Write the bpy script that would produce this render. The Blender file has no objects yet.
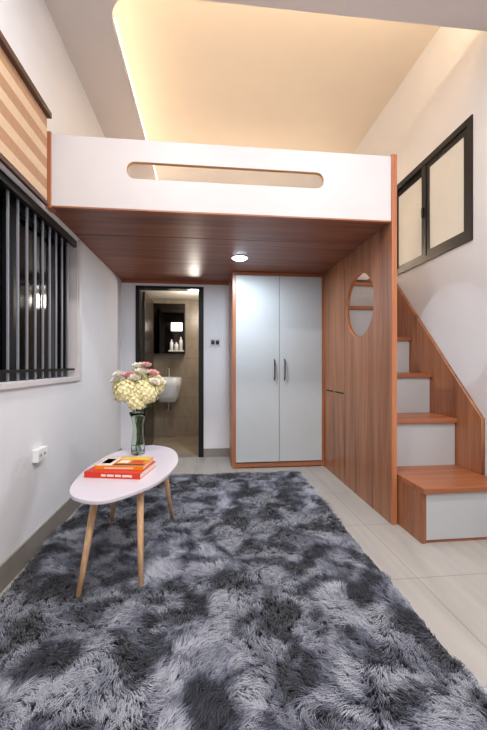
import bpy, bmesh, math, random
import numpy as np
from mathutils import Vector, Matrix
random.seed(7); rng=np.random.default_rng(5)
S=bpy.context.scene
try: S.view_settings.view_transform='Standard'
except Exception: pass

# ---------------------------------------------------------------- materials
def newmat(n):
    m=bpy.data.materials.new(n); m.use_nodes=True
    return m,m.node_tree,m.node_tree.nodes['Principled BSDF']
def lin(c):
    return tuple((v/255/12.92 if v/255<=.04045 else ((v/255+.055)/1.055)**2.4) for v in c)+(1,)
def plain(n,c,r=.5,metal=0,var=.04,bump=0,coat=0,scale=6,emit=None,es=0,trans=0,ior=1.45):
    m,t,b=newmat(n)
    c=lin(c)
    if var>0:
        tc=t.nodes.new('ShaderNodeTexCoord'); nz=t.nodes.new('ShaderNodeTexNoise'); nz.inputs['Scale'].default_value=scale
        nz.inputs['Detail'].default_value=4
        t.links.new(tc.outputs['Object'],nz.inputs['Vector'])
        rp=t.nodes.new('ShaderNodeValToRGB')
        rp.color_ramp.elements[0].position=.3; rp.color_ramp.elements[1].position=.7
        rp.color_ramp.elements[0].color=tuple(v*(1-var) for v in c[:3])+(1,)
        rp.color_ramp.elements[1].color=tuple(min(1,v*(1+var)) for v in c[:3])+(1,)
        t.links.new(nz.outputs['Fac'],rp.inputs['Fac']); t.links.new(rp.outputs['Color'],b.inputs['Base Color'])
        if bump>0:
            n2=t.nodes.new('ShaderNodeTexNoise'); n2.inputs['Scale'].default_value=scale*20
            t.links.new(tc.outputs['Object'],n2.inputs['Vector'])
            bp=t.nodes.new('ShaderNodeBump'); bp.inputs['Strength'].default_value=bump; bp.inputs['Distance'].default_value=.003
            t.links.new(n2.outputs['Fac'],bp.inputs['Height']); t.links.new(bp.outputs['Normal'],b.inputs['Normal'])
    else: b.inputs['Base Color'].default_value=c
    b.inputs['Roughness'].default_value=r; b.inputs['Metallic'].default_value=metal
    b.inputs['Coat Weight'].default_value=coat
    b.inputs['Transmission Weight'].default_value=trans; b.inputs['IOR'].default_value=ior
    if emit: b.inputs['Emission Color'].default_value=lin(emit); b.inputs['Emission Strength'].default_value=es
    return m
def wood(n,axis,c1,c2,c3,r=.35,fine=14):
    m,t,b=newmat(n)
    tc=t.nodes.new('ShaderNodeTexCoord'); mp=t.nodes.new('ShaderNodeMapping')
    sc=[fine,fine,fine]; sc['XYZ'.index(axis)]=.7
    mp.inputs['Scale'].default_value=sc
    t.links.new(tc.outputs['Object'],mp.inputs['Vector'])
    nz=t.nodes.new('ShaderNodeTexNoise'); nz.inputs['Scale'].default_value=1.0; nz.inputs['Detail'].default_value=5; nz.inputs['Roughness'].default_value=.65
    nz.inputs['Distortion'].default_value=.3
    t.links.new(mp.outputs['Vector'],nz.inputs['Vector'])
    rp=t.nodes.new('ShaderNodeValToRGB'); e=rp.color_ramp.elements
    e[0].position=.3; e[0].color=lin(c1); e[1].position=.7; e[1].color=lin(c3)
    x=e.new(.5); x.color=lin(c2)
    t.links.new(nz.outputs['Fac'],rp.inputs['Fac'])
    mp2=t.nodes.new('ShaderNodeMapping'); sc2=[110,110,110]; sc2['XYZ'.index(axis)]=2.5
    mp2.inputs['Scale'].default_value=sc2; t.links.new(tc.outputs['Object'],mp2.inputs['Vector'])
    n2=t.nodes.new('ShaderNodeTexNoise'); n2.inputs['Scale'].default_value=1; t.links.new(mp2.outputs['Vector'],n2.inputs['Vector'])
    mx=t.nodes.new('ShaderNodeMix'); mx.data_type='RGBA'; mx.blend_type='MULTIPLY'; mx.inputs[0].default_value=.4
    t.links.new(rp.outputs['Color'],mx.inputs[6])
    r2=t.nodes.new('ShaderNodeValToRGB'); r2.color_ramp.elements[0].position=.35; r2.color_ramp.elements[1].position=.6
    r2.color_ramp.elements[0].color=(.5,.45,.42,1)
    t.links.new(n2.outputs['Fac'],r2.inputs['Fac']); t.links.new(r2.outputs['Color'],mx.inputs[7])
    t.links.new(mx.outputs[2],b.inputs['Base Color'])
    b.inputs['Roughness'].default_value=r
    return m
M={}
M['wall']=plain('wall_paint',(228,228,231),.85,var=.015,bump=.05)
M['ceil']=plain('ceiling_paint',(228,218,204),.9,var=.01)
M['soff']=plain('soffit_paint',(214,209,210),.9,var=.01)
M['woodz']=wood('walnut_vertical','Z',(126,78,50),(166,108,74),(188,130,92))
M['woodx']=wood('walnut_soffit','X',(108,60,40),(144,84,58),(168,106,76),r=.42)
M['edge']=wood('walnut_edge','Z',(172,104,66),(190,120,78),(204,134,92))
M['edgex']=wood('walnut_edge_x','X',(150,88,56),(170,104,68),(188,120,82))
M['ply']=plain('ply_edge',(205,160,115),.6)
M['lam']=plain('grey_laminate',(196,201,203),.35,var=.01)
M['guard']=plain('white_laminate',(212,207,207),.45,var=.01)
M['riser']=plain('riser_laminate',(190,192,194),.4,var=.01)
M['black']=plain('black_aluminium',(24,24,26),.35,metal=.3,var=0)
M['dark']=plain('dark_gap',(12,11,11),.8,var=0)
M['dglass']=plain('night_glass',(8,9,12),.08,var=0)
M['frost']=plain('frosted_glass',(208,205,196),.5,var=.02,emit=(222,214,196),es=.14)  # slight emission put into the glass so the panes look lit
M['bar']=plain('grille_paint',(140,142,150),.45,metal=.2,var=0)
M['base']=plain('baseboard_tile',(140,134,128),.35,var=.06,scale=9)
M['plastic']=plain('white_plastic',(238,238,238),.3,var=0)
M['steel']=plain('dark_steel',(60,58,58),.25,metal=.9,var=0)
M['chrome']=plain('chrome',(220,220,222),.12,metal=1,var=0)
M['ceramic']=plain('ceramic',(235,235,235),.12,var=0)
M['btile']=plain('bath_floor',(162,146,126),.35,var=.12,scale=4)
M['bdoor']=plain('bath_door_leaf',(58,50,44),.25,var=.05)
M['mirror']=plain('smoked_mirror',(48,44,42),.05,metal=1,var=0)
M['led']=plain('led_strip',(255,230,190),.5,var=0,emit=(255,236,206),es=3)
M['disc']=plain('lamp_disc',(255,255,255),.5,var=0,emit=(225,238,255),es=30)
M['discw']=plain('warm_glow',(255,255,255),.5,var=0,emit=(255,240,225),es=4)
M['tabletop']=plain('table_laminate',(216,208,216),.3,var=.01)
M['leg']=wood('beech','Z',(206,162,118),(222,180,136),(232,196,154),r=.5,fine=30)
M['red']=plain('book_red',(214,58,34),.4,var=.03)
M['orange']=plain('book_orange',(226,140,40),.4,var=.03)
M['yellow']=plain('book_yellow',(236,196,70),.4,var=.03)
M['pages']=plain('book_pages',(236,230,218),.8,var=.03,scale=60)
M['bookw']=plain('book_white',(236,226,214),.5,var=0)
M['maroon']=plain('book_maroon',(112,44,38),.5,var=0)
M['rail']=plain('blind_rail',(92,66,52),.5,var=0)
M['cream']=plain('hydrangea_petal',(243,234,182),.7,var=.05,scale=30)
M['pinkp']=plain('rose_petal',(236,186,184),.7,var=.06,scale=30)
M['whitep']=plain('white_petal',(248,242,226),.7,var=.04,scale=30)
M['green']=plain('leaf_green',(70,104,58),.5,var=.2,scale=20)
M['glass']=plain('vase_glass',(236,245,236),.03,var=0,trans=1,ior=1.25)
M['blindl']=plain('blind_light',(216,188,158),.7,var=.04,scale=40)
M['blindd']=plain('blind_dark',(182,142,110),.7,var=.06,scale=40)

def floor_mat(name,c1,c2,w,h,grout,offx=0,offy=0,rough=.28,axis='XY'):
    m,t,b=newmat(name)
    tc=t.nodes.new('ShaderNodeTexCoord'); mp=t.nodes.new('ShaderNodeMapping')
    mp.inputs['Location'].default_value=(offx,offy,0)
    t.links.new(tc.outputs['Object'],mp.inputs['Vector'])
    vec=mp.outputs['Vector']
    if axis=='XZ':
        sx=t.nodes.new('ShaderNodeSeparateXYZ'); cx=t.nodes.new('ShaderNodeCombineXYZ')
        ad=t.nodes.new('ShaderNodeMath'); ad.operation='ADD'
        t.links.new(vec,sx.inputs[0]); t.links.new(sx.outputs[0],ad.inputs[0]); t.links.new(sx.outputs[1],ad.inputs[1])
        t.links.new(ad.outputs[0],cx.inputs[0]); t.links.new(sx.outputs[2],cx.inputs[1]); vec=cx.outputs[0]
    br=t.nodes.new('ShaderNodeTexBrick'); br.offset=0; br.squash=1
    br.inputs['Scale'].default_value=1; br.inputs['Brick Width'].default_value=w; br.inputs['Row Height'].default_value=h
    br.inputs['Mortar Size'].default_value=.0025; br.inputs['Mortar Smooth'].default_value=.1
    br.inputs['Color1'].default_value=(1,1,1,1); br.inputs['Color2'].default_value=(.97,.97,.97,1)
    br.inputs['Mortar'].default_value=lin(grout)
    t.links.new(vec,br.inputs['Vector'])
    mp2=t.nodes.new('ShaderNodeMapping'); mp2.inputs['Scale'].default_value=(9,1.2,3)
    t.links.new(tc.outputs['Object'],mp2.inputs['Vector'])
    nz=t.nodes.new('ShaderNodeTexNoise'); nz.inputs['Scale'].default_value=1.6; nz.inputs['Detail'].default_value=6; nz.inputs['Distortion'].default_value=.3
    t.links.new(mp2.outputs['Vector'],nz.inputs['Vector'])
    rp=t.nodes.new('ShaderNodeValToRGB'); rp.color_ramp.elements[0].position=.3; rp.color_ramp.elements[1].position=.7
    rp.color_ramp.elements[0].color=lin(c1); rp.color_ramp.elements[1].color=lin(c2)
    t.links.new(nz.outputs['Fac'],rp.inputs['Fac'])
    mx=t.nodes.new('ShaderNodeMix'); mx.data_type='RGBA'; mx.blend_type='MULTIPLY'; mx.inputs[0].default_value=1
    t.links.new(rp.outputs['Color'],mx.inputs[6]); t.links.new(br.outputs['Color'],mx.inputs[7])
    t.links.new(mx.outputs[2],b.inputs['Base Color']); b.inputs['Roughness'].default_value=rough
    return m
M['floor']=floor_mat('floor_tile',(168,163,157),(182,177,170),.6,.6,(205,202,198),offx=.12,offy=.1,rough=.36)
M['bwall']=floor_mat('bath_tile',(152,138,118),(172,156,134),.6,.3,(190,186,180),rough=.3,axis='XZ')

# ---------------------------------------------------------------- mesh helpers
def empty(n):
    e=bpy.data.objects.new(n,None); S.collection.objects.link(e); return e
def mkobj(n,me,mats,parent=None,smooth=False):
    for m in (mats if isinstance(mats,list) else [mats]): me.materials.append(m)
    o=bpy.data.objects.new(n,me); S.collection.objects.link(o)
    if parent: o.parent=parent
    if smooth: me.polygons.foreach_set('use_smooth',[True]*len(me.polygons))
    return o
def boxes(n,bl,mat,parent=None,bevel=0):
    v=[];f=[]
    for (x0,x1,y0,y1,z0,z1) in bl:
        k=len(v)
        v+=[(x0,y0,z0),(x1,y0,z0),(x1,y1,z0),(x0,y1,z0),(x0,y0,z1),(x1,y0,z1),(x1,y1,z1),(x0,y1,z1)]
        f+=[(k,k+3,k+2,k+1),(k+4,k+5,k+6,k+7),(k,k+1,k+5,k+4),(k+1,k+2,k+6,k+5),(k+2,k+3,k+7,k+6),(k+3,k,k+4,k+7)]
    me=bpy.data.meshes.new(n); me.from_pydata(v,[],f); me.update()
    o=mkobj(n,me,mat,parent)
    if bevel:
        b=o.modifiers.new('bevel','BEVEL'); b.width=bevel; b.segments=2; b.limit_method='ANGLE'
    return o
def box(n,x0,x1,y0,y1,z0,z1,mat,parent=None,bevel=0): return boxes(n,[(x0,x1,y0,y1,z0,z1)],mat,parent,bevel)
def plate(n,outer,holes,t,mapf,mats,parent=None,holemat=None):
    cu=bpy.data.curves.new(n+'_c','CURVE'); cu.dimensions='2D'; cu.fill_mode='BOTH'; cu.extrude=t/2
    for pts in [outer]+holes:
        sp=cu.splines.new('POLY'); sp.points.add(len(pts)-1)
        for p,q in zip(sp.points,pts): p.co=(q[0],q[1],0,1)
        sp.use_cyclic_u=True
    ob=bpy.data.objects.new(n+'_c',cu); S.collection.objects.link(ob)
    bpy.context.view_layer.update()
    me=bpy.data.meshes.new_from_object(ob.evaluated_get(bpy.context.evaluated_depsgraph_get()))
    bpy.data.objects.remove(ob)
    me.name=n; me.materials.clear()
    flags=[]
    for p in me.polygons:
        c=p.center; inh=0
        if abs(p.normal.z)<.5 and holemat is not None:
            for h in holes:
                us=[q[0] for q in h]; vs=[q[1] for q in h]
                if min(us)-.002<=c.x<=max(us)+.002 and min(vs)-.002<=c.y<=max(vs)+.002: inh=1
        flags.append(inh)
    for v in me.vertices: v.co=Vector(mapf(v.co.x,v.co.y,v.co.z+t/2))
    for p,fl in zip(me.polygons,flags): p.material_index=fl
    bm=bmesh.new(); bm.from_mesh(me); bmesh.ops.remove_doubles(bm,verts=bm.verts,dist=1e-5)
    bmesh.ops.recalc_face_normals(bm,faces=bm.faces); bm.to_mesh(me); bm.free()
    return mkobj(n,me,[mats]+([holemat] if holemat else []),parent)
def lathe(n,prof,cx,cy,mat,parent=None,seg=40,smooth=True):
    v=[];f=[]
    for (r,z) in prof:
        for i in range(seg):
            a=2*math.pi*i/seg; v.append((cx+r*math.cos(a),cy+r*math.sin(a),z))
    for j in range(len(prof)-1):
        for i in range(seg):
            k=(i+1)%seg; f.append((j*seg+i,j*seg+k,(j+1)*seg+k,(j+1)*seg+i))
    f.append(tuple(range(seg))[::-1]); f.append(tuple((len(prof)-1)*seg+i for i in range(seg)))
    me=bpy.data.meshes.new(n); me.from_pydata(v,[],f); me.update()
    return mkobj(n,me,mat,parent,smooth)
def tube(n,pts,radii,mat,parent=None,seg=10):
    v=[];f=[]
    for j,(p,r) in enumerate(zip(pts,radii)):
        p=Vector(p); d=(Vector(pts[min(j+1,len(pts)-1)])-Vector(pts[max(j-1,0)])).normalized()
        ref=Vector((1,0,0)) if abs(d.x)<.9 else Vector((0,1,0))
        a=(ref-d*ref.dot(d)).normalized(); b=d.cross(a)
        for i in range(seg):
            t=2*math.pi*i/seg; v.append(tuple(p+a*r*math.cos(t)+b*r*math.sin(t)))
    for j in range(len(pts)-1):
        for i in range(seg):
            k=(i+1)%seg; f.append((j*seg+i,j*seg+k,(j+1)*seg+k,(j+1)*seg+i))
    f.append(tuple(range(seg))[::-1]); f.append(tuple((len(pts)-1)*seg+i for i in range(seg)))
    me=bpy.data.meshes.new(n); me.from_pydata(v,[],f); me.update()
    return mkobj(n,me,mat,parent,True)

# ---------------------------------------------------------------- dimensions
XL,XR=-1.0,1.90
YF,YB,YB2=-2.2,4.2,4.7
ZS,ZC=3.35,3.87
LZ0,LZ1=2.09,2.20
YL=2.29

# ---------------------------------------------------------------- room shell
box('floor',XL-.15,XR+.15,YF-.15,5.6,-.1,0,M['floor'])
WY0,WY1,WZ0,WZ1=-.3,2.84,1.01,2.06
boxes('wall_left',[(XL-.15,XL,YF-.15,WY0,0,ZC),(XL-.15,XL,WY1,4.85,0,ZC),(XL-.15,XL,WY0,WY1,0,WZ0),(XL-.15,XL,WY0,WY1,WZ1,ZC)],M['wall'])
RY0,RY1,RZ0,RZ1=2.32,3.46,2.00,2.90
boxes('wall_right',[(XR,XR+.15,YF-.15,RY0,0,ZC),(XR,XR+.15,RY1,4.85,0,ZC),(XR,XR+.15,RY0,RY1,0,RZ0),(XR,XR+.15,RY0,RY1,RZ1,ZC)],M['wall'])
box('wall_front',XL,XR,YF-.15,YF,0,ZC,M['wall'])
DX0,DX1,DZ=-.83,-.04,2.03
boxes('wall_back',[(XL,DX0,YB,YB+.1,0,LZ0),(DX1,XR,YB,YB+.1,0,LZ0),(DX0,DX1,YB,YB+.1,DZ,LZ0)],M['wall'])
box('wall_back_upper',XL,XR,YB2,YB2+.15,LZ1,ZC,M['wall'])
box('ceiling',XL-.15,XR+.15,YF-.15,YB2+.15,ZC,ZC+.1,M['ceil'])
ce=-.62; cf=2.17; r=.22
arc=[(ce+r-r*math.cos(a),cf+r-r*math.sin(a)) for a in [math.pi/2*i/12 for i in range(13)]]
outl=[(XL,YF),(XR,YF),(XR,cf)]+[(p[0],p[1]) for p in arc[::-1]]+[(ce,YB2),(XL,YB2)]
plate('ceiling_soffit',outl,[],.09,lambda u,v,w:(u,v,ZS+w),M['soff'])
box('led_strip',ce+.001,ce+.008,cf+r+.02,YB2-.02,ZS+.058,ZS+.076,M['led'])
box('baseboard_left',XL,XL+.012,YF,YB,0,.13,M['base'],bevel=.002)
boxes('baseboard_back',[(XL+.012,DX0,YB-.012,YB,0,.1),(DX1,.27,YB-.012,YB,0,.1)],M['base'])
box('baseboard_right',XR-.012,XR,YF,2.0,0,.13,M['base'])

# ---------------------------------------------------------------- left window
w=empty('window_1')
X0=XL-.12
box('glass',X0,X0+.01,WY0,WY1,WZ0,WZ1,M['dglass'],w)
fr=[(X0+.01,X0+.05,WY0,WY1,WZ0,WZ0+.05),(X0+.01,X0+.05,WY0,WY1,WZ1-.05,WZ1)]
for y in [WY0,.45,1.25,2.03,WY1-.06]: fr.append((X0+.01,X0+.05,y,y+.06,WZ0+.05,WZ1-.05))
boxes('sash_frame',fr,M['black'],w)
bars=[]; y=WY0+.08
while y<WY1-.05:
    bars.append((XL-.040,XL-.032,y,y+.014,WZ0,WZ1)); y+=.098
boxes('security_bars',bars,M['bar'],w)
boxes('bar_rails',[(XL-.03,XL-.02,WY0,WY1,WZ0+.05,WZ0+.065),(XL-.03,XL-.005,WY0,WY1,WZ1-.05,WZ1-.001)],M['black'],w)
boxes('reveal_lining',[(XL-.115,XL-.001,WY1-.012,WY1,WZ0,WZ1)],M['guard'],w)
boxes('trim_1',[(XL,XL+.012,WY1,WY1+.05,WZ0-.03,WZ1+.02),(XL,XL+.02,WY0,WY1,WZ0-.03,WZ0)],M['guard'],bevel=.002)
bl=empty('roller_blind')
bx=XL+.03; BY0,BY1=-.4,2.24
box('headrail',XL+.005,XL+.06,BY0,BY1,2.60,2.635,M['rail'],bl,bevel=.004)
z=2.60; i=0; L=[];D=[]
while z>2.10:
    h=.065 if i%2==0 else .06
    (D if i%2==0 else L).append((bx,bx+.004,BY0+.01,BY1-.01,max(z-h,2.085),z)); z-=h; i+=1
boxes('dark_bands',D,M['blindd'],bl); boxes('light_bands',L,M['blindl'],bl)
box('bottom_bar',bx-.008,bx+.012,BY0,BY1,2.065,2.087,M['rail'],bl,bevel=.004)

# ---------------------------------------------------------------- right window
w=empty('window_2')
fx0,fx1=XR-.010,XR+.06; t=.05
boxes('outer_frame',[(fx0,fx1,RY0,RY1,RZ0,RZ0+t),(fx0,fx1,RY0,RY1,RZ1-t,RZ1),(fx0,fx1,RY0,RY0+t,RZ0+t,RZ1-t),(fx0,fx1,RY1-t,RY1,RZ0+t,RZ1-t)],M['black'],w)
ym=(RY0+RY1)/2
def sash(n,a,b,xo):
    c=.045; g0,g1=RZ0+t,RZ1-t
    boxes(n,[(xo,xo+.025,a,b,g0,g0+c),(xo,xo+.025,a,b,g1-c,g1),(xo,xo+.025,a,a+c,g0+c,g1-c),(xo,xo+.025,b-c,b,g0+c,g1-c)],M['black'],w)
    box(n+'_pane',xo+.008,xo+.014,a+c,b-c,g0+c,g1-c,M['frost'],w)
sash('near_sash',RY0+t,ym-.02,XR+.002); sash('far_sash',ym-.0,RY1-t,XR+.03)
box('meeting_stile',XR-.004,XR+.03,ym-.03,ym+.03,RZ0+t,RZ1-t,M['black'],w)
box('latch',XR-.02,XR-.004,ym-.01,ym+.012,2.40,2.48,M['steel'],w)
box('night_backing',XR+.10,XR+.11,RY0,RY1,RZ0,RZ1,M['dark'],w)

# ---------------------------------------------------------------- loft
loft=empty('loft_bed')
PX0,PX1=1.264,1.299
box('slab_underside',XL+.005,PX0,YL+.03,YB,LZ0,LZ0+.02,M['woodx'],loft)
boxes('slab',[(XL+.005,PX0,YL+.03,YB2,LZ0+.02,LZ1),(PX1,XR,3.96,YB2,LZ0+.02,LZ1)],M['guard'],loft)
boxes('panel_seams',[(XL+.01,PX0,yy,yy+.002,LZ0-.001,LZ0) for yy in (2.75,3.45)],M['dark'],loft)
def pill(x0,x1,z0,z1,r,n=10):
    P=[]
    for (cx,cz,a0) in [(x1-r,z1-r,0),(x0+r,z1-r,90),(x0+r,z0+r,180),(x1-r,z0+r,270)]:
        for i in range(n+1):
            a=math.radians(a0+90*i/n); P.append((cx+r*math.cos(a),cz+r*math.sin(a)))
    return P
plate('guard_panel',[(XL+.035,2.095),(PX0,2.095),(PX0,2.54),(XL+.035,2.54)],[pill(-.51,.785,2.29,2.40,.052)],.03,lambda u,v,w:(u,YL+w,v),M['guard'],loft,holemat=M['ply'])
box('guard_bottom_edge',XL+.035,PX0,YL-.002,YL+.03,2.085,2.095,M['edgex'],loft)
box('guard_left_post',XL+.005,XL+.035,YL-.012,YL+.06,2.078,2.55,M['edge'],loft)
circ=[(2.81+.275*math.cos(2*math.pi*i/64),1.60+.265*math.sin(2*math.pi*i/64)) for i in range(64)]
plate('side_panel',[(YL-.004,0),(YB-.001,0),(YB-.001,LZ1),(2.45,LZ1),(2.45,2.55),(YL-.004,2.55)],[circ],PX1-PX0,lambda u,v,w:(PX0+w,u,v),M['woodz'],loft,holemat=M['edge'])
box('side_panel_edge',PX0-.001,PX1+.001,YL-.012,YL-.004,0,2.55,M['edge'],loft)
boxes('side_door_seams',[(PX0-.001,PX0,3.10,3.103,.06,1.98)],M['dark'],loft)
boxes('side_door_pulls',[(PX0-.004,PX0,3.13,3.34,.83,.840),(PX0-.004,PX0,3.40,3.60,.83,.840)],M['dark'],loft)
box('back_fascia',XL+.01,.26,YB-.02,YB,2.06,LZ0,M['edgex'],loft)

# ---------------------------------------------------------------- wardrobe
wd=empty('wardrobe'); y0=3.68; wx0,wx1=.27,PX0-.002; H=LZ0-.003
boxes('carcass_sides',[(wx0,wx0+.03,y0,YB-.003,0,H),(wx1-.02,wx1,y0,YB-.003,0,H)],M['edge'],wd)
boxes('carcass_rails',[(wx0+.03,wx1-.02,y0,YB-.01,H-.03,H),(wx0+.03,wx1-.02,y0+.004,YB-.01,.012,.055)],M['edgex'],wd)
box('toe_recess',wx0+.03,wx1-.02,y0+.03,YB-.01,0,.012,M['dark'],wd)
box('carcass_back',wx0+.03,wx1-.02,y0+.03,YB-.01,.055,H-.03,M['dark'],wd)
mx_=(wx0+.03+wx1-.02)/2
box('door_left_leaf',wx0+.033,mx_-.002,y0-.004,y0+.016,.068,H-.035,M['lam'],wd,bevel=.002)
box('door_right_leaf',mx_+.002,wx1-.023,y0-.004,y0+.016,.068,H-.035,M['lam'],wd,bevel=.002)
for i,hx in enumerate((mx_-.055,mx_+.055)):
    tube('handle_%d'%(i+1),[(hx,y0-.004,.94),(hx,y0-.03,.96),(hx,y0-.035,1.05),(hx,y0-.03,1.14),(hx,y0-.004,1.16)],[.007]*5,M['steel'],wd,8)

# ---------------------------------------------------------------- staircase
st=empty('staircase'); sx0,sx1=PX1+.014,XR-.03
steps=[(2.02,.345),(2.46,.70),(2.76,1.03),(3.06,1.36),(3.36,1.69),(3.66,2.0)]
for i,(sy,h) in enumerate(steps):
    yb=steps[i+1][0] if i+1<len(steps) else 3.95
    xx1=XR-.003 if i==0 else sx1
    box('riser_%d'%(i+1),sx0+.03,xx1-.005,sy,sy+.018,(0.02 if i==0 else steps[i-1][1]),h-.035,M['riser'],st,bevel=.002)
    boxes('cheek_%d'%(i+1),[(sx0,sx0+.03,sy,(yb+.02 if i else 2.44),0 if i<2 else steps[i-2][1],h-.035),(xx1-.005,xx1,sy,yb,0 if i<2 else steps[i-2][1],h-.035)],M['woodz'],st)
    box('tread_%d'%(i+1),sx0,xx1,sy-.02,yb+.018,h-.035,h,M['edgex'],st,bevel=.003)
box('plinth',sx0+.03,XR-.004,2.03,2.45,0,.02,M['edgex'],st)
zz=lambda y:.73+1.07*(y-2.21)
plate('stringer',[(2.21,.346),(2.46,.346),(3.95,1.7),(3.95,min(zz(3.95),2.1)),(3.5,zz(3.5)),(2.21,zz(2.21))],[],.026,lambda u,v,w:(XR-.029+w,u,v),M['woodz'],st)

# ---------------------------------------------------------------- bathroom
d=empty('door_1')
boxes('jambs',[(DX0,DX0+.045,YB-.012,YB+.11,0,DZ),(DX1-.06,DX1,YB-.012,YB+.11,0,DZ),(DX0+.045,DX1-.06,YB-.012,YB+.11,DZ-.03,DZ)],M['black'],d)
box('open_leaf',DX0+.05,DX0+.085,YB+.12,YB+.80,.02,DZ-.04,M['bdoor'],d,bevel=.003)
tube('leaf_handle',[(DX0+.085,YB+.72,1.0),(DX0+.13,YB+.72,1.0),(DX0+.13,YB+.62,1.0)],[.008]*3,M['chrome'],d,8)
box('threshold',DX0+.045,DX1-.06,YB-.005,YB+.1,0,.012,M['base'],d)
boxes('wall_bathroom',[(XL,.5,5.45,5.55,0,LZ0),(XL-.1,XL,4.86,5.55,0,LZ0),(.4,.5,YB+.1,5.45,0,LZ0),(XL,XL+.01,YB+.101,4.86,0,LZ0)],M['bwall'])
box('ceiling_bathroom',XL-.1,.5,YB+.1,5.55,LZ0,LZ0+.019,M['ceil'])
box('floor_bathroom',XL+.01,.4,YB+.1,5.45,0,.006,M['btile'])
ms=empty('bathroom_mirror_cabinet')
box('cabinet_body',-.86,-.33,5.31,5.449,1.27,2.02,M['black'],ms)
box('mirror_face',-.85,-.34,5.302,5.31,1.28,2.01,M['mirror'],ms)
sh=empty('toiletry_shelf')
box('shelf_board',-.56,-.34,5.17,5.30,1.30,1.315,M['plastic'],sh)
for i,(x,hh,rr) in enumerate([(-.52,.16,.026),(-.45,.12,.03),(-.385,.2,.024)]):
    lathe('bottle_%d'%(i+1),[(rr,1.316),(rr,1.316+hh*.75),(rr*.4,1.316+hh*.82),(rr*.4,1.316+hh)],x,5.235,M['plastic'],sh,16)
box('mirror_bright_patch',-.53,-.37,5.27,5.30,1.61,1.73,M['discw'])  # glowing box stands in for the bright reflection in the mirror
sk=empty('bathroom_sink')
def rr_ring(cx,cy,w_,d_,z,n=32,p=4):
    out=[]
    for i in range(n):
        a=2*math.pi*i/n; c,s=math.cos(a),math.sin(a)
        k=(abs(c)**p+abs(s)**p)**(-1/p); out.append((cx+w_*c*k,cy+d_*s*k,z))
    return out
bxk=-.57
rings=[rr_ring(bxk,5.24,.13,.11,.56),rr_ring(bxk,5.24,.17,.15,.66),rr_ring(bxk,5.22,.195,.18,.80),rr_ring(bxk,5.22,.20,.185,.92),rr_ring(bxk,5.22,.175,.16,.92),rr_ring(bxk,5.22,.14,.13,.84),rr_ring(bxk,5.22,.05,.05,.81)]
v=[p for r_ in rings for p in r_]; f=[]
for j in range(len(rings)-1):
    for i in range(32): f.append((j*32+i,j*32+(i+1)%32,(j+1)*32+(i+1)%32,(j+1)*32+i))
f.append(tuple(range(32))[::-1]); f.append(tuple(6*32+i for i in range(32)))
me=bpy.data.meshes.new('basin'); me.from_pydata(v,[],f); me.update(); mkobj('basin',me,M['ceramic'],sk,True)
tube('tap',[(bxk,5.385,.92),(bxk,5.385,1.04),(bxk,5.36,1.07),(bxk,5.28,1.05)],[.012,.012,.011,.01],M['chrome'],sk)
tube('waste_pipe',[(bxk,5.26,.57),(bxk,5.26,.43),(bxk,5.44,.43)],[.018]*3,M['chrome'],sk)

sw=empty('light_switch')
M['swpl']=plain('switch_plate',(208,208,210),.35,var=0)
box('plate',.035,.16,YB-.012,YB,1.325,1.415,M['swpl'],sw,bevel=.002)
boxes('buttons',[(.050,.090,YB-.016,YB-.012,1.345,1.395),(.104,.144,YB-.016,YB-.012,1.345,1.395)],M['steel'],sw)
so=empty('wall_socket')
box('box',XL,XL+.035,2.12,2.24,.535,.61,M['plastic'],so,bevel=.004)
boxes('sockets',[(XL+.035,XL+.0365,2.137+dy,2.141+dy,.565,.58) for dy in (0,.016,.055,.071)],M['steel'],so)

# ---------------------------------------------------------------- lamps
dl=empty('recessed_downlight'); cx,cy=.30,3.2
lathe('trim_ring',[(.080,LZ0-.001),(.080,LZ0-.006),(.068,LZ0-.008),(.068,LZ0-.001)],cx,cy,M['plastic'],dl)
lathe('lens',[(.067,LZ0-.004),(.066,LZ0-.010),(.050,LZ0-.018),(.02,LZ0-.021)],cx,cy,M['disc'],dl)
for (x,y) in [(-.3,.9),(1.1,.9),(-.3,-.6),(1.1,-.6)]:
    e=empty('unseen_fill_fixture')  # made-up fixtures out of view, dressing the added fill lights
    lathe('trim_ring',[(.09,ZS-.001),(.09,ZS-.01),(.07,ZS-.01),(.07,ZS-.001)],x,y,M['plastic'],e)
    lathe('lens',[(.069,ZS-.002),(.069,ZS-.006)],x,y,M['discw'],e)
def light(n,kind,loc,rot,power,col,**k):
    l=bpy.data.lights.new(n,kind); l.energy=power; l.color=col
    for a,b in k.items(): setattr(l,a,b)
    o=bpy.data.objects.new(n,l); o.location=loc; o.rotation_euler=rot; S.collection.objects.link(o); return o
light('downlight_lamp','AREA',(cx,cy,LZ0-.024),(0,0,0),16,(.78,.90,1),shape='DISK',size=.09)
for (x,y) in [(-.3,.9),(1.1,.9),(-.3,-.6),(1.1,-.6)]:
    light('room_fill_light','AREA',(x,y,ZS-.02),(0,0,0),29,(1,.97,.955),shape='DISK',size=.3)  # unseen area lights added to brighten the room
WARM=(1,.77,.53)
light('cove_lamp_left','AREA',(-.86,3.4,ZS+.12),(0,math.radians(180),0),7,WARM,shape='RECTANGLE',size=.12,size_y=2.4)
light('cove_lamp_front','AREA',(.6,1.85,ZS+.12),(math.radians(160),0,0),28,WARM,shape='RECTANGLE',size=2.3,size_y=.1)
light('loft_warm_fill','AREA',(.5,4.62,2.5),(math.radians(120),0,0),28,WARM,shape='RECTANGLE',size=2.2,size_y=.06)  # unseen warm light added to lift the ceiling above the loft
light('bathroom_lamp','POINT',(-.15,4.6,1.9),(0,0,0),15,(1,.92,.82),shadow_soft_size=.08)

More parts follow.
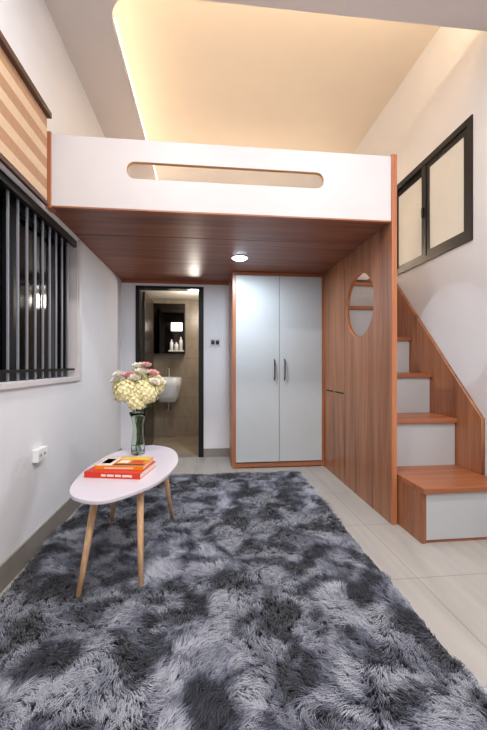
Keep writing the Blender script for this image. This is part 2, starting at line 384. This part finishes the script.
# ---------------------------------------------------------------- rug
rug=empty('shag_rug')
RX0,RX1,RYa,RYb=-.955,.905,.15,3.45
box('backing',RX0,RX1,RYa,RYb,.001,.014,plain('rug_backing',(36,38,50),.95),rug)
N=280000
px=rng.uniform(RX0,RX1,N); py=RYa+(RYb-RYa)*rng.uniform(0,1,N)**1.2
def vnoise(x,y,s,seed):
    g=np.random.default_rng(seed).uniform(-1,1,(64,64)); X=x*s+100; Y=y*s+100
    i=np.floor(X).astype(int); j=np.floor(Y).astype(int); fx=X-i; fy=Y-j
    fx=fx*fx*(3-2*fx); fy=fy*fy*(3-2*fy); i0=i%64;i1=(i+1)%64;j0=j%64;j1=(j+1)%64
    return (g[i0,j0]*(1-fx)+g[i1,j0]*fx)*(1-fy)+(g[i0,j1]*(1-fx)+g[i1,j1]*fx)*fy
cs=.026
rx=px+.01*vnoise(px,py,40,21); ry=py+.01*vnoise(px,py,40,22)
ci=np.floor(rx/cs); cj=np.floor(ry/cs)
hsh=lambda a,b,k:np.modf(np.abs(np.sin(a*127.1+b*311.7+k*74.7)*43758.5453))[0]
ccx=(ci+.1+.8*hsh(ci,cj,1))*cs; ccy=(cj+.1+.8*hsh(ci,cj,2))*cs
ang=3.2*vnoise(px,py,2.6,3)+1.3*vnoise(px,py,8,4)+(hsh(ci,cj,3)-.5)*1.1-.9+rng.normal(0,.22,N)
lean=.030+.022*hsh(ci,cj,4)+rng.normal(0,.005,N)
tipx=px*.65+ccx*.35+np.cos(ang)*lean
tipy=py*.65+ccy*.35+np.sin(ang)*lean
hz=.028+.012*rng.random(N)+.006*vnoise(px,py,7,8)
midx=px*.66+tipx*.34; midy=py*.66+tipy*.34; mz=.012+(hz)*.72
wa=rng.uniform(0,math.pi,N); wd_=.0016
wx=np.cos(wa)*wd_; wy=np.sin(wa)*wd_
V=np.zeros((N,5,3),np.float32)
V[:,0]=np.stack([px-wx,py-wy,np.full(N,.010)],1); V[:,1]=np.stack([px+wx,py+wy,np.full(N,.010)],1)
V[:,2]=np.stack([midx+wx*.9,midy+wy*.9,mz],1); V[:,3]=np.stack([midx-wx*.9,midy-wy*.9,mz],1)
V[:,4]=np.stack([tipx,tipy,hz+.004],1)
V[:,:,0]=np.clip(V[:,:,0],XL+.015,None)
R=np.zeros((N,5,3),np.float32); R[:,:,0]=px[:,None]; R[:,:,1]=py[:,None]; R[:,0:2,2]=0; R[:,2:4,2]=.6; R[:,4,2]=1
me=bpy.data.meshes.new('pile'); me.vertices.add(N*5); me.vertices.foreach_set('co',V.ravel())
me.loops.add(N*7); me.polygons.add(N*2)
b5=(np.arange(N)*5)[:,None]; li=(b5+np.array([0,1,2,3,3,2,4])[None]).astype(np.int32).ravel()
me.loops.foreach_set('vertex_index',li)
ls=((np.arange(N)*7)[:,None]+np.array([0,4])[None]).astype(np.int32).ravel()
me.polygons.foreach_set('loop_start',ls)
try: me.polygons.foreach_set('loop_total',np.tile(np.array([4,3],np.int32),N))
except Exception as ex: print(ex)
me.update(calc_edges=True)
at=me.attributes.new('root','FLOAT_VECTOR','POINT'); at.data.foreach_set('vector',R.ravel())
m,t,b=newmat('shag_pile')
an=t.nodes.new('ShaderNodeAttribute'); an.attribute_name='root'
sp=t.nodes.new('ShaderNodeSeparateXYZ'); t.links.new(an.outputs['Vector'],sp.inputs[0])
cb=t.nodes.new('ShaderNodeCombineXYZ'); t.links.new(sp.outputs[0],cb.inputs[0]); t.links.new(sp.outputs[1],cb.inputs[1])
nz=t.nodes.new('ShaderNodeTexNoise'); nz.inputs['Scale'].default_value=5.2; nz.inputs['Detail'].default_value=4; nz.inputs['Roughness'].default_value=.6; nz.inputs['Distortion'].default_value=.9
t.links.new(cb.outputs[0],nz.inputs['Vector'])
rp=t.nodes.new('ShaderNodeValToRGB'); e=rp.color_ramp.elements
e[0].position=.41; e[0].color=lin((38,42,55)); e[1].position=.59; e[1].color=lin((198,201,212))
x=e.new(.462); x.color=lin((88,93,110)); x=e.new(.515); x.color=lin((152,156,172))
t.links.new(nz.outputs['Fac'],rp.inputs['Fac'])
mx=t.nodes.new('ShaderNodeMix'); mx.data_type='RGBA'; mx.blend_type='MULTIPLY'; mx.inputs[0].default_value=1
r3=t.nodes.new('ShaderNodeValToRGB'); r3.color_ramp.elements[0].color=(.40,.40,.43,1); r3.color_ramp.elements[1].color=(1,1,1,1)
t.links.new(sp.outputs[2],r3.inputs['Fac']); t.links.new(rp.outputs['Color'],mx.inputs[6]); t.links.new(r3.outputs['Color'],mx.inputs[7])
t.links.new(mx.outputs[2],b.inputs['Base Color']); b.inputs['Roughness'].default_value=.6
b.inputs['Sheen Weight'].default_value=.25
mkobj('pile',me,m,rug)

# ---------------------------------------------------------------- coffee table
ct=empty('coffee_table'); TH=.50
P=[(-.677,1.84),(-.61,1.67),(-.47,1.60),(-.341,1.70),(-.235,1.88),(-.18,2.21),(-.25,2.54),(-.43,2.67),(-.62,2.50),(-.69,2.17)]
def catmull(P,n=8):
    out=[];k=len(P)
    for i in range(k):
        p0,p1,p2,p3=[Vector(P[(i+j-1)%k]) for j in range(4)]
        for q in range(n):
            t_=q/n
            out.append(tuple(.5*((2*p1)+(-p0+p2)*t_+(2*p0-5*p1+4*p2-p3)*t_*t_+(-p0+3*p1-3*p2+p3)*t_**3)))
    return out
O=catmull(P)
o=plate('table_top',O,[],.018,lambda u,v,w:(u,v,TH-.018+w),M['tabletop'],ct)
bv=o.modifiers.new('bevel','BEVEL'); bv.width=.003; bv.segments=2; bv.limit_method='ANGLE'; bv.angle_limit=math.radians(50)
legs=[((-.545,1.80),(-.590,1.668)),((-.34,1.83),(-.315,1.712)),((-.29,2.34),(-.237,2.46)),((-.59,2.36),(-.650,2.48))]
for i,(a,b_) in enumerate(legs):
    tube('leg_%d'%(i+1),[(a[0],a[1],TH-.019),(b_[0],b_[1],.014)],[.019,.012],M['leg'],ct,18)
boxes('under_brace',[(-.58,-.30,1.81,1.85,TH-.032,TH-.0185),(-.60,-.27,2.32,2.36,TH-.032,TH-.0185)],M['leg'],ct)

def book(x,y,z,w_,d_,h_,rot,cov,deco):
    e=empty('book')
    R_=Matrix.Translation((x,y,z))@Matrix.Rotation(math.radians(rot),4,'Z')
    def b_(n,x0,x1,y0,y1,z0,z1,m_,bev=0):
        o=box(n,x0,x1,y0,y1,z0,z1,m_,e,bev); o.data.transform(R_); return o
    a,c=w_/2,d_/2; k=.0022
    b_('cover_bottom',-a,a,-c,c,0,k,cov); b_('cover_top',-a,a,-c,c,h_-k,h_,cov); b_('spine',-a,a,-c,-c+k,k,h_-k,cov)
    b_('page_block',-a+.003,a-.003,-c+k,c-.004,k,h_-k,M['pages'])
    for i,(x0,x1,y0,y1,mm) in enumerate(deco):
        b_('cover_print_%d'%(i+1),x0*a,x1*a,y0*c,y1*c,h_,h_+.0006,M[mm])
    return e,b_
e,bf=book(-.475,2.02,TH,.31,.235,.032,-12,M['red'],[])
for k_,(a_,c_) in enumerate([(-.06,-.035),(-.028,.01),(.017,.05),(.057,.11)]): bf('spine_title_%d'%k_,a_,c_,-.1181,-.1175,.010,.021,M['bookw'])
e,bf=book(-.462,2.045,TH+.0325,.27,.19,.020,-8,M['orange'],[(-.98,-.35,-.9,.9,'bookw'),(-.3,.95,.35,.9,'yellow'),(-.3,.95,-.85,-.5,'maroon'),(.3,.8,-.35,.2,'red'),(-.2,.2,-.35,.2,'bookw'),(-.88,-.5,-.5,.5,'maroon')])
bf('spine_title',-.08,.08,-.0956,-.095,.005,.012,M['bookw'])

# vase with flowers
vz=empty('flower_vase'); vx,vy=-.462,2.41
T=TH+.001
lathe('vase_glass',[(.042,T),(.046,T+.01),(.044,T+.06),(.036,T+.14),(.035,T+.19),(.046,T+.25),(.058,T+.28),(.0555,T+.28),(.0435,T+.25),(.0325,T+.19),(.0335,T+.14),(.0415,T+.06),(.041,T+.015)],vx,vy,M['glass'],vz)
class MB:
    def __init__(s): s.v=[];s.f=[]
    def petal(s,c,d,up,l,w_,cup=.3):
        d=d.normalized(); sd=d.cross(up).normalized(); k=len(s.v)
        for (t_,ww,h) in [(0,.25,0),(.45,1,cup*.25),(.85,.8,cup*.7),(1,.3,cup)]:
            for sgn in (-1,1): s.v.append(tuple(c+d*l*t_+sd*sgn*w_*ww*.5+up*l*h))
        for j in range(3): s.f.append((k+2*j,k+2*j+1,k+2*j+3,k+2*j+2))
    def make(s,n,mat,parent):
        me=bpy.data.meshes.new(n); me.from_pydata(s.v,[],s.f); me.update(); return mkobj(n,me,mat,parent,True)
def hydrangea(n,c,r,mat):
    mb=MB(); c=Vector(c); K=int(90*(r/.07)**2)
    for i in range(K):
        z=1-2*(i+.5)/K; a=i*2.39996; q=math.sqrt(1-z*z)
        nn=Vector((q*math.cos(a),q*math.sin(a),z))
        if nn.z<-.75: continue
        p=c+nn*r*random.uniform(.9,1.06)
        u=nn.orthogonal().normalized(); w_=nn.cross(u); a0=random.random()*6
        for k in range(4):
            t_=a0+k*math.pi/2; mb.petal(p,u*math.cos(t_)+w_*math.sin(t_),nn,.017,.017,.25)
    k0=bmesh.new(); bmesh.ops.create_icosphere(k0,subdivisions=2,radius=r*.86,matrix=Matrix.Translation(c))
    off=len(mb.v); mb.v+=[tuple(q.co) for q in k0.verts]; mb.f+=[tuple(off+q.index for q in fa.verts) for fa in k0.faces]; k0.free()
    mb.make(n,mat,vz)
def rose(n,c,ax,r,mat):
    mb=MB(); c=Vector(c); ax=Vector(ax).normalized(); u=ax.orthogonal().normalized(); w_=ax.cross(u)
    for ring,(num,tilt,l) in enumerate([(6,.35,1.0),(6,.8,.95),(5,1.5,.85),(4,2.8,.72),(3,6,.6)]):
        for k in range(num):
            t_=2*math.pi*k/num+ring*.6; rd=u*math.cos(t_)+w_*math.sin(t_)
            d=(rd+ax*tilt).normalized(); up=(ax-rd*tilt*.9).normalized() if tilt<1.2 else (-rd*1.0+ax*.2).normalized()
            mb.petal(c-ax*r*.3+rd*r*.08*(4-ring),d,up,r*l,r*.95,.22)
    mb.make(n,mat,vz)
hy=[(-.06,-.05,.925,.080),(.055,-.055,.915,.084),(0.105,.03,.965,.068),(-.02,.04,1.0,.068),(-.105,.03,.94,.062),(.01,-.09,.865,.058)]
for i,(x,y,z,r_) in enumerate(hy): hydrangea('hydrangea_%d'%(i+1),(vx+x,vy+y,z),r_,M['cream'])
ro=[(-.06,-.03,1.035,.036,'pinkp'),(.03,-.02,1.055,.042,'whitep'),(.105,-.03,1.045,.036,'pinkp'),(-.14,-.02,1.0,.034,'whitep'),(.0,.03,1.095,.040,'whitep'),(-.01,-.06,1.015,.038,'whitep'),(.15,.0,.99,.034,'whitep'),(-.12,-.05,1.04,.030,'whitep'),(.12,-.075,.99,.034,'whitep'),(.055,.0,1.1,.032,'pinkp')]
for i,(x,y,z,r_,mm) in enumerate(ro): rose('rose_%d'%(i+1),(vx+x,vy+y,z),(x*3,y*3-.3,1),r_,M[mm])
for i,(x,y,z) in enumerate([(h[0],h[1],h[2]) for h in hy]+[(h[0],h[1],h[2]) for h in ro[:3]]):
    a=random.random()*6; tube('stem_%d'%(i+1),[(vx+.02*math.cos(a),vy+.02*math.sin(a),T+.02),(vx-.012*math.cos(a),vy-.012*math.sin(a),T+.2),(vx+x*.5,vy+y*.5,(z+T+.2)/2),(vx+x*.95,vy+y*.95,z-.02)],[.0022]*4,M['green'],vz,6)
mb=MB()
for i in range(26):
    a=random.random()*2*math.pi; z=random.uniform(.80,.98); rr_=random.uniform(.03,.09)
    d=Vector((math.cos(a),math.sin(a),random.uniform(-.3,.9)))
    mb.petal(Vector((vx+rr_*math.cos(a),vy+rr_*math.sin(a),z)),d,Vector((0,0,1)),random.uniform(.06,.08),.035,.15)
mb.make('leaves',M['green'],vz)

# ---------------------------------------------------------------- world + camera
wo=bpy.data.worlds.new('night'); S.world=wo; wo.use_nodes=True
wo.node_tree.nodes['Background'].inputs[0].default_value=(.02,.025,.04,1); wo.node_tree.nodes['Background'].inputs[1].default_value=.5
cam=bpy.data.cameras.new('camera'); co=bpy.data.objects.new('camera',cam); S.collection.objects.link(co)
cam.sensor_fit='VERTICAL'; cam.sensor_height=36; cam.lens=349/730*36; cam.clip_start=.02
co.location=(0,0,1.1); co.rotation_euler=(math.radians(90),0,math.radians(-5.97))
S.camera=co
